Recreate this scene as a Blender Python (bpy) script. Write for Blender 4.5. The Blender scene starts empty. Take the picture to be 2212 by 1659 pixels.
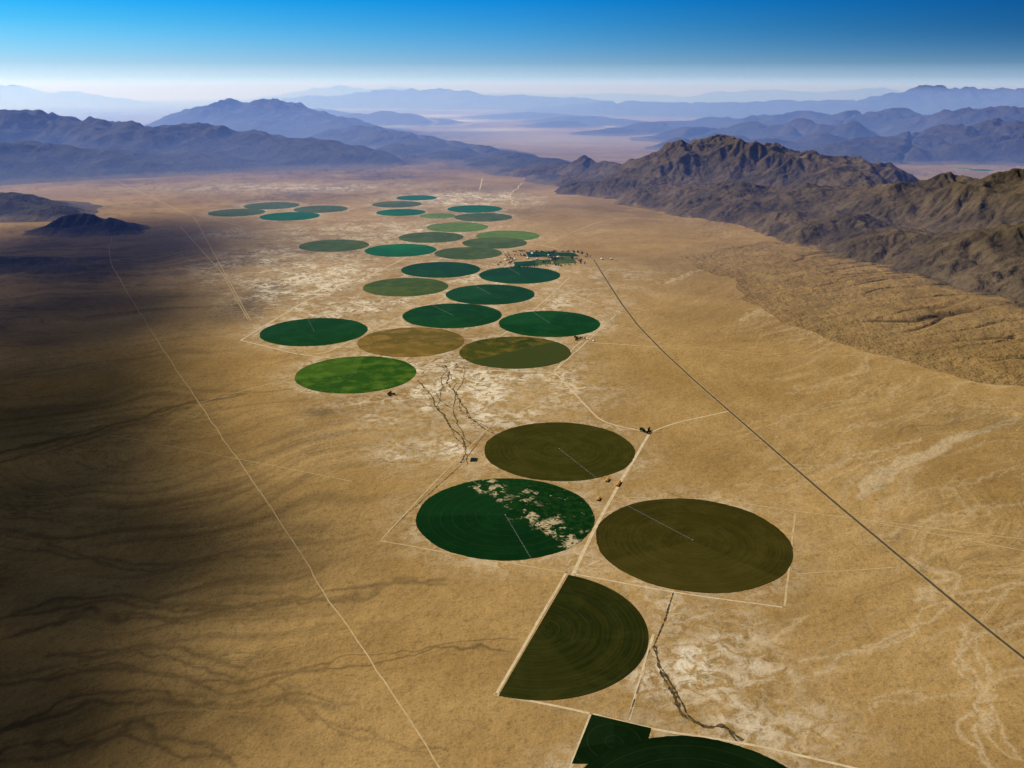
import bpy, math, random
import numpy as np
from mathutils import Vector
random.seed(7); rng=np.random.default_rng(7)
# ---------------------------------------------------------------- survey helpers
H=1847.0; TH=math.radians(18.8); F=1969.0; RE=6.371e6
cT,sT=math.cos(TH),math.sin(TH)
def ray(u,v):
    a=(u-1106.0)/F; b=(829.5-v)/F
    return a, cT+b*sT, -sT+b*cT
def gp(u,v):
    dx,dy,dz=ray(u,v); t=H/(-dz)
    for _ in range(12):
        t=(H+(t*t*(dx*dx+dy*dy))/(2*RE))/(-dz)
    return t*dx,t*dy
def pk(u,v,zk):
    dx,dy,dz=ray(u,v); t=zk*1000.0
    x,y=t*dx,t*dy
    return x,y,H+t*dz+(x*x+y*y)/(2*RE)
def drop(x,y): return (x*x+y*y)/(2*RE)
SC=bpy.context.scene; COL=SC.collection
# ---------------------------------------------------------------- numpy noise
def perlin(x,y,seed=0):
    r=np.random.default_rng(seed); n=256
    ang=r.random((n,n))*2*np.pi; gx=np.cos(ang); gy=np.sin(ang)
    xi=np.floor(x).astype(np.int64); yi=np.floor(y).astype(np.int64)
    fx=x-xi; fy=y-yi; x0=xi%n; y0=yi%n; x1=(xi+1)%n; y1=(yi+1)%n
    def d(ix,iy,ax,ay): return gx[iy,ix]*ax+gy[iy,ix]*ay
    u=fx*fx*fx*(fx*(fx*6-15)+10); v=fy*fy*fy*(fy*(fy*6-15)+10)
    a=d(x0,y0,fx,fy); b=d(x1,y0,fx-1,fy); c=d(x0,y1,fx,fy-1); e=d(x1,y1,fx-1,fy-1)
    return ((a*(1-u)+b*u)*(1-v)+(c*(1-u)+e*u)*v)*1.5
def fbm(x,y,octv=5,seed=0,gain=0.5):
    s=0;a=1;t=0
    for i in range(octv):
        s=s+a*perlin(x*2**i+13.7*i,y*2**i-7.1*i,seed+i); t+=a; a*=gain
    return s/t*1.4
def ridged(x,y,octv=5,seed=0,gain=0.5):
    s=0;a=1;t=0
    for i in range(octv):
        s=s+a*(1-np.abs(perlin(x*2**i+3.7*i,y*2**i-5.1*i,seed+i))*2); t+=a; a*=gain
    return s/t
def sstep(a,b,x):
    t=np.clip((x-a)/(b-a),0,1); return t*t*(3-2*t)
def erode(U,dx,steps,du,kd,seed=1,diff=0.08):
    ny,nx=U.shape; N=nx*ny; r=np.random.default_rng(seed)
    h=r.random((ny,nx))*3; base=U<=0; h[base]=0
    idx=np.arange(N).reshape(ny,nx)
    offs=[(-1,-1),(-1,0),(-1,1),(0,-1),(0,1),(1,-1),(1,0),(1,1)]
    for s in range(steps):
        h=h+U*du; h[base]=0
        hp=np.pad(h,1,constant_values=1e9)
        best=np.zeros((ny,nx)); rec=idx.copy(); dist=np.full((ny,nx),dx)
        for oy,ox in offs:
            dd=dx*math.hypot(oy,ox)
            sl=(h-hp[1+oy:1+oy+ny,1+ox:1+ox+nx])/dd
            m=sl>best; best=np.where(m,sl,best); rec=np.where(m,idx+oy*nx+ox,rec); dist=np.where(m,dd,dist)
        order=np.argsort(-h.ravel(),kind='stable').tolist()
        rl=rec.ravel().tolist(); A=[1.0]*N
        for i in order:
            q=rl[i]
            if q!=i: A[q]+=A[i]
        Fc=(kd*np.sqrt(np.array(A)*dx*dx)/dist.ravel()).tolist()
        hl=h.ravel().tolist()
        for i in reversed(order):
            q=rl[i]
            if q!=i:
                f=Fc[i]; hl[i]=(hl[i]+f*hl[q])/(1+f)
        h=np.array(hl).reshape(ny,nx)
        e=np.pad(h,1,mode='edge')
        h=h+diff*(e[2:,1:-1]+e[:-2,1:-1]+e[1:-1,2:]+e[1:-1,:-2]-4*h)
        h[base]=0
    return h
def gblur(a,sig):
    ny,nx=a.shape; p=int(sig*3)
    b=np.pad(a,p,mode='edge')
    fy=np.fft.fftfreq(b.shape[0])[:,None]; fx=np.fft.rfftfreq(b.shape[1])[None,:]
    g=np.exp(-2*np.pi**2*sig**2*(fx**2+fy**2))
    return np.fft.irfft2(np.fft.rfft2(b)*g,s=b.shape)[p:p+ny,p:p+nx]
# ---------------------------------------------------------------- node helpers
class NT:
    def __init__(s,name):
        s.m=bpy.data.materials.new(name); s.m.use_nodes=True
        s.t=s.m.node_tree; s.n=s.t.nodes; s.l=s.t.links; s.n.clear()
        s.out=s.n.new('ShaderNodeOutputMaterial')
        s.b=s.n.new('ShaderNodeBsdfPrincipled'); s.l.new(s.b.outputs[0],s.out.inputs[0])
        s.b.inputs['Roughness'].default_value=0.95
        s.b.inputs['Specular IOR Level'].default_value=0.03
    def new(s,t): return s.n.new(t)
    def put(s,sock,v):
        if isinstance(v,bpy.types.NodeSocket): s.l.new(v,sock)
        else: sock.default_value=v
    def math(s,op,a,b=0.0,clamp=False):
        n=s.new('ShaderNodeMath'); n.operation=op; n.use_clamp=clamp
        s.put(n.inputs[0],a); s.put(n.inputs[1],b); return n.outputs[0]
    def mix(s,f,a,b):
        n=s.new('ShaderNodeMix'); n.data_type='RGBA'
        s.put(n.inputs['Factor'],f)
        for i,v in ((6,a),(7,b)):
            if isinstance(v,tuple): v=(*v[:3],1)
            s.put(n.inputs[i],v)
        return n.outputs[2]
    def noise(s,vec,scale,detail=4,rough=0.55,dist=0.0):
        n=s.new('ShaderNodeTexNoise'); s.put(n.inputs['Vector'],vec)
        n.inputs['Scale'].default_value=scale; n.inputs['Detail'].default_value=detail
        n.inputs['Roughness'].default_value=rough; n.inputs['Distortion'].default_value=dist
        return n.outputs['Fac']
    def ramp(s,f,a,b):
        n=s.new('ShaderNodeMapRange'); n.interpolation_type='SMOOTHSTEP'
        s.put(n.inputs[0],f); n.inputs[1].default_value=a; n.inputs[2].default_value=b
        return n.outputs[0]
    def pos(s): return s.new('ShaderNodeNewGeometry').outputs['Position']
    def obj(s): return s.new('ShaderNodeTexCoord').outputs['Object']
    def attr(s,name):
        n=s.new('ShaderNodeAttribute'); n.attribute_name=name; return n
    def bump(s,h,strength,dist):
        n=s.new('ShaderNodeBump'); s.put(n.inputs['Height'],h)
        n.inputs['Strength'].default_value=strength; n.inputs['Distance'].default_value=dist
        s.l.new(n.outputs[0],s.b.inputs['Normal'])
    def color(s,c): s.put(s.b.inputs['Base Color'],c if not isinstance(c,tuple) else (*c[:3],1))
def tag(o,label,cat,kind=None,group=None):
    o["label"]=label; o["category"]=cat
    if kind:o["kind"]=kind
    if group:o["group"]=group
def grid_mesh(name,X,Y,Z,mat,keep=None,attrs=None):
    ny,nx=X.shape
    co=np.stack([X,Y,Z],-1).reshape(-1,3).astype(np.float32)
    idx=np.arange(nx*ny).reshape(ny,nx)
    f=np.stack([idx[:-1,:-1],idx[:-1,1:],idx[1:,1:],idx[1:,:-1]],-1).reshape(-1,4)
    if keep is not None:
        k=keep.ravel(); f=f[k[f].any(1)]
        used=np.unique(f); mp=np.full(nx*ny,-1); mp[used]=np.arange(len(used))
        f=mp[f]; co=co[used]
    else: used=None
    me=bpy.data.meshes.new(name)
    me.vertices.add(len(co)); me.vertices.foreach_set('co',co.ravel())
    me.loops.add(f.size); me.loops.foreach_set('vertex_index',f.ravel().astype(np.int32))
    me.polygons.add(len(f)); me.polygons.foreach_set('loop_start',np.arange(0,f.size,4,dtype=np.int32))
    me.polygons.foreach_set('loop_total',np.full(len(f),4,dtype=np.int32))
    me.polygons.foreach_set('use_smooth',np.ones(len(f),dtype=bool))
    me.update(calc_edges=True)
    for an,(typ,arr) in (attrs or {}).items():
        a=me.attributes.new(an,typ,'POINT')
        if typ=='FLOAT':
            v=arr.ravel(); v=v if used is None else v[used]
            a.data.foreach_set('value',v.astype(np.float32))
        else:
            v=arr.reshape(-1,4); v=v if used is None else v[used]
            a.data.foreach_set('color',v.astype(np.float32).ravel())
    me.materials.append(mat)
    o=bpy.data.objects.new(name,me); COL.objects.link(o); return o
def py_mesh(name,verts,faces,mats,fm=None,smooth=False):
    me=bpy.data.meshes.new(name); me.from_pydata(verts,[],faces)
    for m in mats: me.materials.append(m)
    if fm: me.polygons.foreach_set('material_index',fm)
    if smooth: me.polygons.foreach_set('use_smooth',[True]*len(me.polygons))
    me.update(); return me
# ---------------------------------------------------------------- camera, sun, sky
cam=bpy.data.cameras.new('camera'); co=bpy.data.objects.new('camera',cam); COL.objects.link(co)
co.location=(0,0,H); co.rotation_euler=(math.pi/2-TH,0,0)
cam.sensor_width=36; cam.lens=F/2212*36; cam.clip_start=5; cam.clip_end=500000
SC.camera=co
AZ=math.radians(62); EL=math.radians(38)
S=Vector((-math.sin(AZ)*math.cos(EL),math.cos(AZ)*math.cos(EL),math.sin(EL)))
sl=bpy.data.lights.new('sun','SUN'); sl.energy=5.0; sl.angle=math.radians(0.5); sl.color=(1,0.95,0.86)
so=bpy.data.objects.new('sun',sl); COL.objects.link(so); so.rotation_euler=S.to_track_quat('Z','Y').to_euler(); so.location=(0,0,5000)
w=bpy.data.worlds.new("World"); SC.world=w; w.use_nodes=True
wt=w.node_tree; wt.nodes.clear()
wo=wt.nodes.new('ShaderNodeOutputWorld'); bg=wt.nodes.new('ShaderNodeBackground'); bg.inputs[1].default_value=0.07
sky=wt.nodes.new('ShaderNodeTexSky'); sky.sky_type='NISHITA'; sky.sun_disc=False
sky.sun_elevation=EL; sky.sun_rotation=-AZ; sky.altitude=1800; sky.air_density=1.0; sky.dust_density=0.5; sky.ozone_density=3
tc=wt.nodes.new('ShaderNodeTexCoord'); sp=wt.nodes.new('ShaderNodeSeparateXYZ'); wt.links.new(tc.outputs['Generated'],sp.inputs[0])
ad=wt.nodes.new('ShaderNodeMath'); ad.operation='ADD'; ad.inputs[1].default_value=0.03; wt.links.new(sp.outputs[2],ad.inputs[0])
mu=wt.nodes.new('ShaderNodeMath'); mu.operation='MULTIPLY'; mu.inputs[1].default_value=5.0; wt.links.new(ad.outputs[0],mu.inputs[0])
cb=wt.nodes.new('ShaderNodeCombineXYZ'); wt.links.new(sp.outputs[0],cb.inputs[0]); wt.links.new(sp.outputs[1],cb.inputs[1]); wt.links.new(mu.outputs[0],cb.inputs[2])
nm=wt.nodes.new('ShaderNodeVectorMath'); nm.operation='NORMALIZE'; wt.links.new(cb.outputs[0],nm.inputs[0]); wt.links.new(nm.outputs[0],sky.inputs[0])
mrs=wt.nodes.new('ShaderNodeMapRange'); mrs.inputs[1].default_value=-0.03; mrs.inputs[2].default_value=0.27; wt.links.new(sp.outputs[2],mrs.inputs[0])
rp=wt.nodes.new('ShaderNodeValToRGB'); wt.links.new(mrs.outputs[0],rp.inputs[0]); cr=rp.color_ramp; cr.interpolation='LINEAR'
cr.elements[0].position=0; cr.elements[0].color=(2.0,1.7,1.36,1); cr.elements[1].position=1; cr.elements[1].color=(.30,.45,.60,1)
for p,c in [(.10,(1.9,1.72,1.4)),(.135,(1.6,1.80,1.6)),(.17,(1.2,1.85,1.8)),(.21,(.80,1.88,2.0)),(.26,(.42,1.85,2.2)),(.333,(.07,1.75,2.55)),(.42,(.10,1.3,2.2)),(.62,(.3,.6,.8))]:
    e=cr.elements.new(p); e.color=(*c,1)
ml=wt.nodes.new('ShaderNodeMix'); ml.data_type='RGBA'; ml.blend_type='MULTIPLY'; ml.inputs['Factor'].default_value=1; wt.links.new(sky.outputs[0],ml.inputs[6]); wt.links.new(rp.outputs[0],ml.inputs[7])
# the sky is brighter and more cyan towards the sun side, deeper on the polarised side
mra=wt.nodes.new('ShaderNodeMapRange'); mra.inputs[1].default_value=-0.5; mra.inputs[2].default_value=0.5; wt.links.new(sp.outputs[0],mra.inputs[0])
ra=wt.nodes.new('ShaderNodeValToRGB'); wt.links.new(mra.outputs[0],ra.inputs[0])
ra.color_ramp.elements[0].color=(1.7,1.4,1.1,1); ra.color_ramp.elements[1].color=(.36,.46,.58,1)
e=ra.color_ramp.elements.new(.5); e.color=(1,1.02,1.0,1)
ml2=wt.nodes.new('ShaderNodeMix'); ml2.data_type='RGBA'; ml2.blend_type='MULTIPLY'
mrz=wt.nodes.new('ShaderNodeMapRange'); mrz.interpolation_type='SMOOTHSTEP'; mrz.inputs[1].default_value=-0.01; mrz.inputs[2].default_value=0.045; mrz.inputs[3].default_value=.35; wt.links.new(sp.outputs[2],mrz.inputs[0]); wt.links.new(mrz.outputs[0],ml2.inputs['Factor'])
wt.links.new(ml.outputs[2],ml2.inputs[6]); wt.links.new(ra.outputs[0],ml2.inputs[7])
wt.links.new(ml2.outputs[2],bg.inputs[0]); wt.links.new(bg.outputs[0],wo.inputs[0])
# ---------------------------------------------------------------- haze air layers (thickening down the valley)
def haze(top,r0,r1,dens,colr,g,name,emis,es):
    n=48; m=36; V=[];Fc=[]; RM=230000
    rs=[r0+(RM-r0)*(i/m)**2.2 for i in range(m+1)]
    for i in range(m+1):
        for j in range(n):
            a=2*math.pi*j/n; r=rs[i]; t=min(1,(r-r0)/(r1-r0)); V.append((r*math.cos(a),r*math.sin(a),-40+(top+40)*t**.8-r*r/(2*RE)))
    for i in range(m):
        for j in range(n):
            a=i*n+j; b=i*n+(j+1)%n; Fc.append((a,a+n,b+n,b))
    k=len(V)
    for j in range(n): a=2*math.pi*j/n; V.append((r0*math.cos(a),r0*math.sin(a),-9000))
    for j in range(n): a=2*math.pi*j/n; V.append((RM*math.cos(a),RM*math.sin(a),-9000))
    for j in range(n):
        j2=(j+1)%n
        Fc.append((j,j2,k+j2,k+j)); Fc.append((k+j,k+j2,k+n+j2,k+n+j)); Fc.append((m*n+j,k+n+j,k+n+j2,m*n+j2))
    mt=bpy.data.materials.new(name); mt.use_nodes=True; t=mt.node_tree; t.nodes.clear()
    o=t.nodes.new('ShaderNodeOutputMaterial'); vs=t.nodes.new('ShaderNodeVolumeScatter'); em=t.nodes.new('ShaderNodeEmission'); ads=t.nodes.new('ShaderNodeAddShader')
    vs.inputs['Color'].default_value=(*colr,1); vs.inputs['Density'].default_value=dens; vs.inputs['Anisotropy'].default_value=g
    em.inputs[0].default_value=(*emis,1); em.inputs[1].default_value=dens*es   # stands for multiply scattered daylight inside the haze
    t.links.new(vs.outputs[0],ads.inputs[0]); t.links.new(em.outputs[0],ads.inputs[1]); t.links.new(ads.outputs[0],o.inputs['Volume'])
    ob=bpy.data.objects.new('sky_haze',py_mesh('sky_haze',V,Fc,[mt])); COL.objects.link(ob)
    tag(ob,"thin blue desert haze lying over the valley",'haze','structure')
haze(1500,6000,20000,4.0e-5,(0.24,0.40,1.0),0.42,'desert_haze',(0.12,0.24,0.90),0.34)
haze(1900,13000,50000,2.8e-5,(0.34,0.52,1.0),0.42,'middle_haze',(0.20,0.38,1.0),0.36)
haze(3400,22000,90000,0.7e-5,(0.35,0.55,1.0),0.42,'upper_haze',(0.25,0.45,1.0),0.40)
# ---------------------------------------------------------------- fields survey list: u1,u2,v1,v2,style
FL=[(1042,1374,910,1043,'olive_brown'),(895,1288,1034,1210,'patchy'),(1282,1710,1077,1281,'brown'),
(637,901,769,851,'bright'),(562,795,687,748,'dark'),(771,1005,707,772,'tan'),(990,1235,727,797,'split'),
(1075,1298,671,729,'dark'),(868,1086,655,710,'dark'),(783,970,599,642,'olive'),(961,1157,614,659,'dark'),
(1033,1212,575,615,'dark'),(865,1039,565,601,'dark'),(787,944,526,556,'emerald'),(645,798,516,546,'olive'),
(937,1086,532,563,'olive'),(860,1003,501,525,'olive'),(920,1056,480,502,'light'),(1027,1167,498,521,'light'),
(997,1140,514,536,'olive'),(980,1108,460,479,'olive'),(965,1086,443,460,'emerald'),(905,985,458,475,'light'),
(812,920,452,466,'emerald'),(803,912,432,451,'olive'),(855,945,420,435,'emerald'),(561,691,457,478,'emerald'),
(450,573,449,470,'olive'),(527,647,436,453,'olive'),(634,752,443,461,'olive'),(2095,2146,364,371,'emerald'),(2060,2100,361,367,'light')]
FIELDS=[]
for u1,u2,v1,v2,st in FL:
    um=(u1+u2)/2
    xa,ya=gp(um,v1); xb,yb=gp(um,v2); yc=(ya+yb)/2; xc=(xa+xb)/2
    d=(v1+v2)/2-160; R=(u2-u1)/2*H/(d*cT); R*=0.985
    FIELDS.append((xc,yc,R,st))
FIELDS.append((487,1830,378,'deep'))
# ---------------------------------------------------------------- ground
qs=1/np.linspace(1/1950,1/165000,720)
ys=np.concatenate([np.linspace(300,1900,14),qs,[180000,200000]])
tx=np.concatenate([np.linspace(-3,-0.74,24),np.linspace(-0.72,0.72,1080),np.linspace(0.74,3,24)])
Y=np.repeat(ys[:,None],len(tx),1); X=Y*tx[None,:]
X[:14]=ys[13]*tx[None,:]*(0.6+0.4*ys[:14,None]/ys[13])
Z=-drop(X,Y)
def blob(u,v,ru,rv):
    x0,y0=gp(u,v); x1,_=gp(u+ru,v); _,y1=gp(u,v-rv); _,y2=gp(u,v+rv)
    rx=abs(x1-x0); ry=abs(y1-y2)/2
    return np.exp(-(((X-x0)/rx)**2+((Y-y0)/ry)**2))
n1=fbm(X/900,Y/900,6,11); n2=fbm(X/260,Y/260,5,21); n3=fbm(X/3500,Y/3500,5,31)
prox=np.zeros_like(X)
for xc,yc,R,st in FIELDS:
    d=np.hypot(X-xc,Y-yc); prox=np.maximum(prox,1-sstep(R*0.95,R*1.6,d+n2*120))
pale=np.zeros_like(X)
for b in [(990,840,200,80,1.3),(930,965,100,40,1.35),(700,600,160,50,1.35),(1480,1400,200,120,.85),(1280,1220,50,26,1.2),(780,660,150,34,1.2),(640,690,80,36,1.1),
          (1640,1560,180,90,.55),(1130,990,200,60,.3),(1000,430,150,18,1.3),(860,500,300,28,.8),(1060,600,300,36,.8),(640,405,280,10,.8),(430,350,90,12,.3),(1240,660,110,36,.8),(560,560,120,46,.7),(1180,830,130,55,.7),(480,505,60,12,.7)]:
    pale=np.maximum(pale,blob(*b[:4])*b[4])
pale=np.maximum(pale,prox*np.where(Y<4600,0.38,0.62))
speck=sstep(-0.25,0.35,n2+0.35*n1)
pale=pale*(0.3+0.7*speck)
def streak(ax,ay,lx,ly,seed,w=350,o=5):
    wx=X+w*fbm(X/1500,Y/1500,3,seed+50); wy=Y+w*fbm(X/1500+9,Y/1500,3,seed+60)
    a=wx*ax+wy*ay; c=-wx*ay+wy*ax
    return fbm(a/lx,c/ly,o,seed,.62)
stR=streak(-.77,-.64,1100,75,41,420,6); stR2=streak(-.70,-.71,1600,120,141,600,6); stR3=streak(-.80,-.60,1300,60,241,500,5); stL=streak(.97,.22,2000,90,45,500,6)
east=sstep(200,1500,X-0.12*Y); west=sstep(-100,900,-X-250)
lite=east*sstep(0.0,0.8,stR)*(1-prox)*.6+east*(1-prox)*np.maximum(np.exp(-(np.abs(stR2)/.035)**2)*sstep(-.1,.3,n1+.3*n3)*.7,np.exp(-(np.abs(stR3)/.04)**2)*sstep(-.1,.3,n3)*.45)
fx1=X+70*fbm(X/420,Y/420,4,71)+16*fbm(X/90,Y/90,3,72); fy1=Y+70*fbm(X/420+7,Y/420,4,73)+16*fbm(X/90,Y/90+5,3,74)
fx2=X+110*fbm(X/350,Y/350,4,81); fy2=Y+110*fbm(X/350+7,Y/350,4,83)
def linem(pts,wd,two=True,k=1.0):
    W=[gp(*p) for p in pts]; out=np.zeros_like(X)
    for (PX,PY) in ((fx1,fy1),(fx2,fy2))[:2 if two else 1]:
        D=np.full_like(X,1e9)
        for (x0,y0),(x1,y1) in zip(W[:-1],W[1:]):
            ex,ey=x1-x0,y1-y0; L2=ex*ex+ey*ey+1e-6
            t=np.clip(((PX-x0)*ex+(PY-y0)*ey)/L2,0,1)
            D=np.minimum(D,np.hypot(PX-x0-t*ex,PY-y0-t*ey))
        out=np.maximum(out,np.exp(-(D/wd)**2))
    return out*k
for p,w_,k in [([(2100,935),(2080,945),(2000,985),(1920,1020),(1860,1060)],24,1),([(2212,900),(2090,940)],14,.6),([(2090,1370),(2070,1430),(2100,1480),(2120,1530),(2100,1600),(2140,1680)],8,.6),
   ([(2100,1390),(2130,1450),(2115,1520),(2160,1600),(2212,1650)],7,.5),([(1990,1220),(2050,1245),(2010,1290)],18,.55),([(2212,1080),(2050,1120),(1900,1170)],9,.4),
   ([(1990,950),(1800,1000),(1690,1010)],8,.45),([(2212,1250),(2080,1290),(1850,1420),(1740,1440)],9,.5),([(2212,1330),(2100,1390)],8,.5),([(1600,690),(1700,650),(1800,700),(1890,740),(2000,775),(2212,790)],10,.7),([(1440,610),(1545,570),(1580,560)],14,.9),
   ([(2000,985),(1830,1010),(1700,1060),(1600,1050)],7,.35),([(2212,1010),(2080,1040),(1930,1110)],7,.35),([(1900,860),(1700,900),(1600,940)],7,.35),([(1890,740),(1850,820),(1700,850)],8,.35),([(2212,880),(2000,890),(1800,930)],7,.4),([(2212,1450),(2060,1500),(1900,1540)],8,.35),([(1740,1330),(1620,1400),(1500,1430)],10,.4)]:
    lite=np.maximum(lite,linem(p,w_,True,k*1.6))
line=np.exp(-(np.abs(stL)/0.05)**2)*sstep(-0.1,0.25,n1)
lineR=np.exp(-(np.abs(stR)/0.045)**2)*sstep(-0.15,0.25,n1)*east*(1-prox)
for_=sstep(8000,3500,Y)
dark=west*(0.35*sstep(-.1,.5,stL+0.4*n3)+0.40*line*for_)+0.2*sstep(0,.6,n3)  # western alluvial streaks, darkened further in colour to deepen the shade there
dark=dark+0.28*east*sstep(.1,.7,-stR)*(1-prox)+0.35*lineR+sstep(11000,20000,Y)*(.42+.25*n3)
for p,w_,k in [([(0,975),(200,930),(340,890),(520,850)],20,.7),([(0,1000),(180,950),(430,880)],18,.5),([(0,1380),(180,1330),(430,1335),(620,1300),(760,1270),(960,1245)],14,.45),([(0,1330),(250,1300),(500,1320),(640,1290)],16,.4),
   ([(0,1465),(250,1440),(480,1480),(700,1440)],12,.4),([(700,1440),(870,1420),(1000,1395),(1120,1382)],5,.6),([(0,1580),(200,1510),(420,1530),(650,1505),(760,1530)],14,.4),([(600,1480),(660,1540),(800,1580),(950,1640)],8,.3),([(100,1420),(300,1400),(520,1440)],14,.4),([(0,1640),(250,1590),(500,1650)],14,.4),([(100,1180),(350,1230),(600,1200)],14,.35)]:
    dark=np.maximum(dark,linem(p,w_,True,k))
# gully lines on the fan below the range
GL=[([(1560,575),(1640,605),(1720,640)],9,.6),([(1640,570),(1740,610),(1800,660),(1870,700)],10,.7),([(1760,600),(1880,640),(1960,690)],10,.7),([(2212,655),(2080,660),(1960,690),(1880,720)],13,1),
   ([(2212,700),(2060,715),(1950,745)],11,.9),([(2212,745),(2100,752),(2000,745)],12,.9),([(2212,768),(2120,775),(2010,770)],9,.9),([(2212,800),(2130,800)],14,1),([(1900,600),(1980,650),(2080,660)],9,.8),([(2000,600),(2100,640),(2212,640)],10,.8)]
for p,w_,k in GL: dark=np.maximum(dark,linem(p,w_,True,k))
for b in [(0,1250,420,200,.4),(30,650,300,200,.4),(560,640,60,50,.6),(690,890,45,12,.7),(450,340,500,22,.5),(1250,460,250,20,.3),(1700,450,300,40,.35),(0,1600,500,150,.45),(1550,560,300,30,.3),(2000,620,300,80,.38)]:  # blobs along the left edge paint the cloud shade into the soil colour
    dark=np.maximum(dark,blob(*b[:4])*b[4]*(1+.6*n1)) if b[4]>.55 else dark+blob(*b[:4])*b[4]*(1+.7*n1)
playa=np.zeros_like(X)
for b in [(960,261,90,3,1),(1180,257,60,3,.8),(1370,275,60,7,.9),(1400,285,50,6,.6),(1200,300,230,14,.2),(950,250,80,3,.6),(1080,280,120,4,.45)]:
    playa=np.maximum(playa,blob(*b[:4])*b[4])
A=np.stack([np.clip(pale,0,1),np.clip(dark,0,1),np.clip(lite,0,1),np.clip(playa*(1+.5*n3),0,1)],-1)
def soil_color(g,P,litem):
    nl=g.noise(P,0.0009,6,.6,.4); nmid=g.noise(P,0.006,5,.6); nf=g.noise(P,0.035,4,.7); nff=g.noise(P,0.11,2,.7)
    c=g.mix(g.ramp(nl,.32,.68),(0.34,0.203,0.064),(0.49,0.308,0.112))
    c=g.mix(g.math('MULTIPLY',g.ramp(nmid,.35,.7),0.30),c,(0.29,0.170,0.055))
    if litem is not None: c=g.mix(g.math('MULTIPLY',litem,0.55),c,(0.66,0.51,0.30))
    return c,nl,nmid,nf,nff
def soil_grain(g,c,nf,nff):
    c=g.mix(g.math('MULTIPLY',g.ramp(nf,.50,.68),0.36),c,(0.10,0.065,0.026))
    return g.mix(g.math('MULTIPLY',g.ramp(nff,.5,.7),0.38),c,(0.09,0.060,0.025))
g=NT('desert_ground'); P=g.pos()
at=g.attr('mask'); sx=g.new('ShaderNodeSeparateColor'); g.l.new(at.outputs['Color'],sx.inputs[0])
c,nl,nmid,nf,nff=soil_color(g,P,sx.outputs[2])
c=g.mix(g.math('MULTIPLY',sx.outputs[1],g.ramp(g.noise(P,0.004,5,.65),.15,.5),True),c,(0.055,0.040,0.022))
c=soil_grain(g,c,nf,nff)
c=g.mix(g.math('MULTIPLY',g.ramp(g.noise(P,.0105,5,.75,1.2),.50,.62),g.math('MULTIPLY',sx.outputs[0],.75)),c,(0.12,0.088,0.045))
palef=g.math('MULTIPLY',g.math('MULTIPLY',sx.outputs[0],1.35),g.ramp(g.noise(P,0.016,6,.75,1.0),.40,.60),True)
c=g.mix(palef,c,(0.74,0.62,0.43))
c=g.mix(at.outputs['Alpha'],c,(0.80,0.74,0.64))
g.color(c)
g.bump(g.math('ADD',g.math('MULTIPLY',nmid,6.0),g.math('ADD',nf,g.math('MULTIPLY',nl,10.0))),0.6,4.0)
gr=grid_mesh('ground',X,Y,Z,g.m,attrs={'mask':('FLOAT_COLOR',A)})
tag(gr,"sandy tan desert valley floor with pale alkali patches",'ground','structure')
# ---------------------------------------------------------------- mountains
def mtn_mat(name,lit,dk,low,a0=60,a1=8,near=False):
    m=NT(name); P=m.pos(); a=m.attr('alt').outputs['Fac']; q=m.attr('cut').outputs['Fac']
    n=m.noise(P,0.0016,6,.65,.5); nf=m.noise(P,0.012,5,.7)
    c=m.mix(m.ramp(n,.3,.7),dk,lit)
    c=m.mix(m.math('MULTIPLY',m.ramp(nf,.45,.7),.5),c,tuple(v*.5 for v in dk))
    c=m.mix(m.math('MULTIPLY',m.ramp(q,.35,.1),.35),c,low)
    if near:
        lw,_a,_b,f1,f2=soil_color(m,P,None)
        lw=m.mix(m.math('MULTIPLY',m.ramp(m.noise(P,0.004,5,.65),.15,.6),.38),lw,(0.055,0.040,0.022))
        lw=soil_grain(m,lw,f1,f2)
    else:
        lw=m.mix(m.math('MULTIPLY',m.ramp(m.noise(P,.035,4,.7),.5,.68),.40),low,tuple(v*.3 for v in low))
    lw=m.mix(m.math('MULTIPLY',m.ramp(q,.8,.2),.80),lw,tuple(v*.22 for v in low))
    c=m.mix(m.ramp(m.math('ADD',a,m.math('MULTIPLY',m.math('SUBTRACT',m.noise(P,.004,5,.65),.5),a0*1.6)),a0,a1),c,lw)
    m.color(c)
    m.bump(m.math('ADD',m.math('MULTIPLY',m.noise(P,.006,5,.6),8),m.math('MULTIPLY',nf,4)),.9 if not near else .75,7)
    return m.m
M_near=mtn_mat('weathered_brown_rock',(0.150,0.105,0.054),(0.055,0.040,0.021),(0.33,0.205,0.078),105,35,True)
M_far=mtn_mat('dark_desert_rock',(0.075,0.065,0.05),(0.040,0.035,0.030),(0.16,0.12,0.075))
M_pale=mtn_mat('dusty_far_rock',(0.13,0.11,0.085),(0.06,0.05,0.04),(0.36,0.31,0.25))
TN=256
uu=np.ones((TN,TN))*(1+0.5*fbm(*np.meshgrid(np.arange(TN)/40,np.arange(TN)/40),4,77)); uu[0]=uu[-1]=0; uu[:,0]=uu[:,-1]=0
th=erode(uu,60,24,25,0.12,5)
tq=np.clip(th/(gblur(th,14)+8),0,2)
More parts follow.
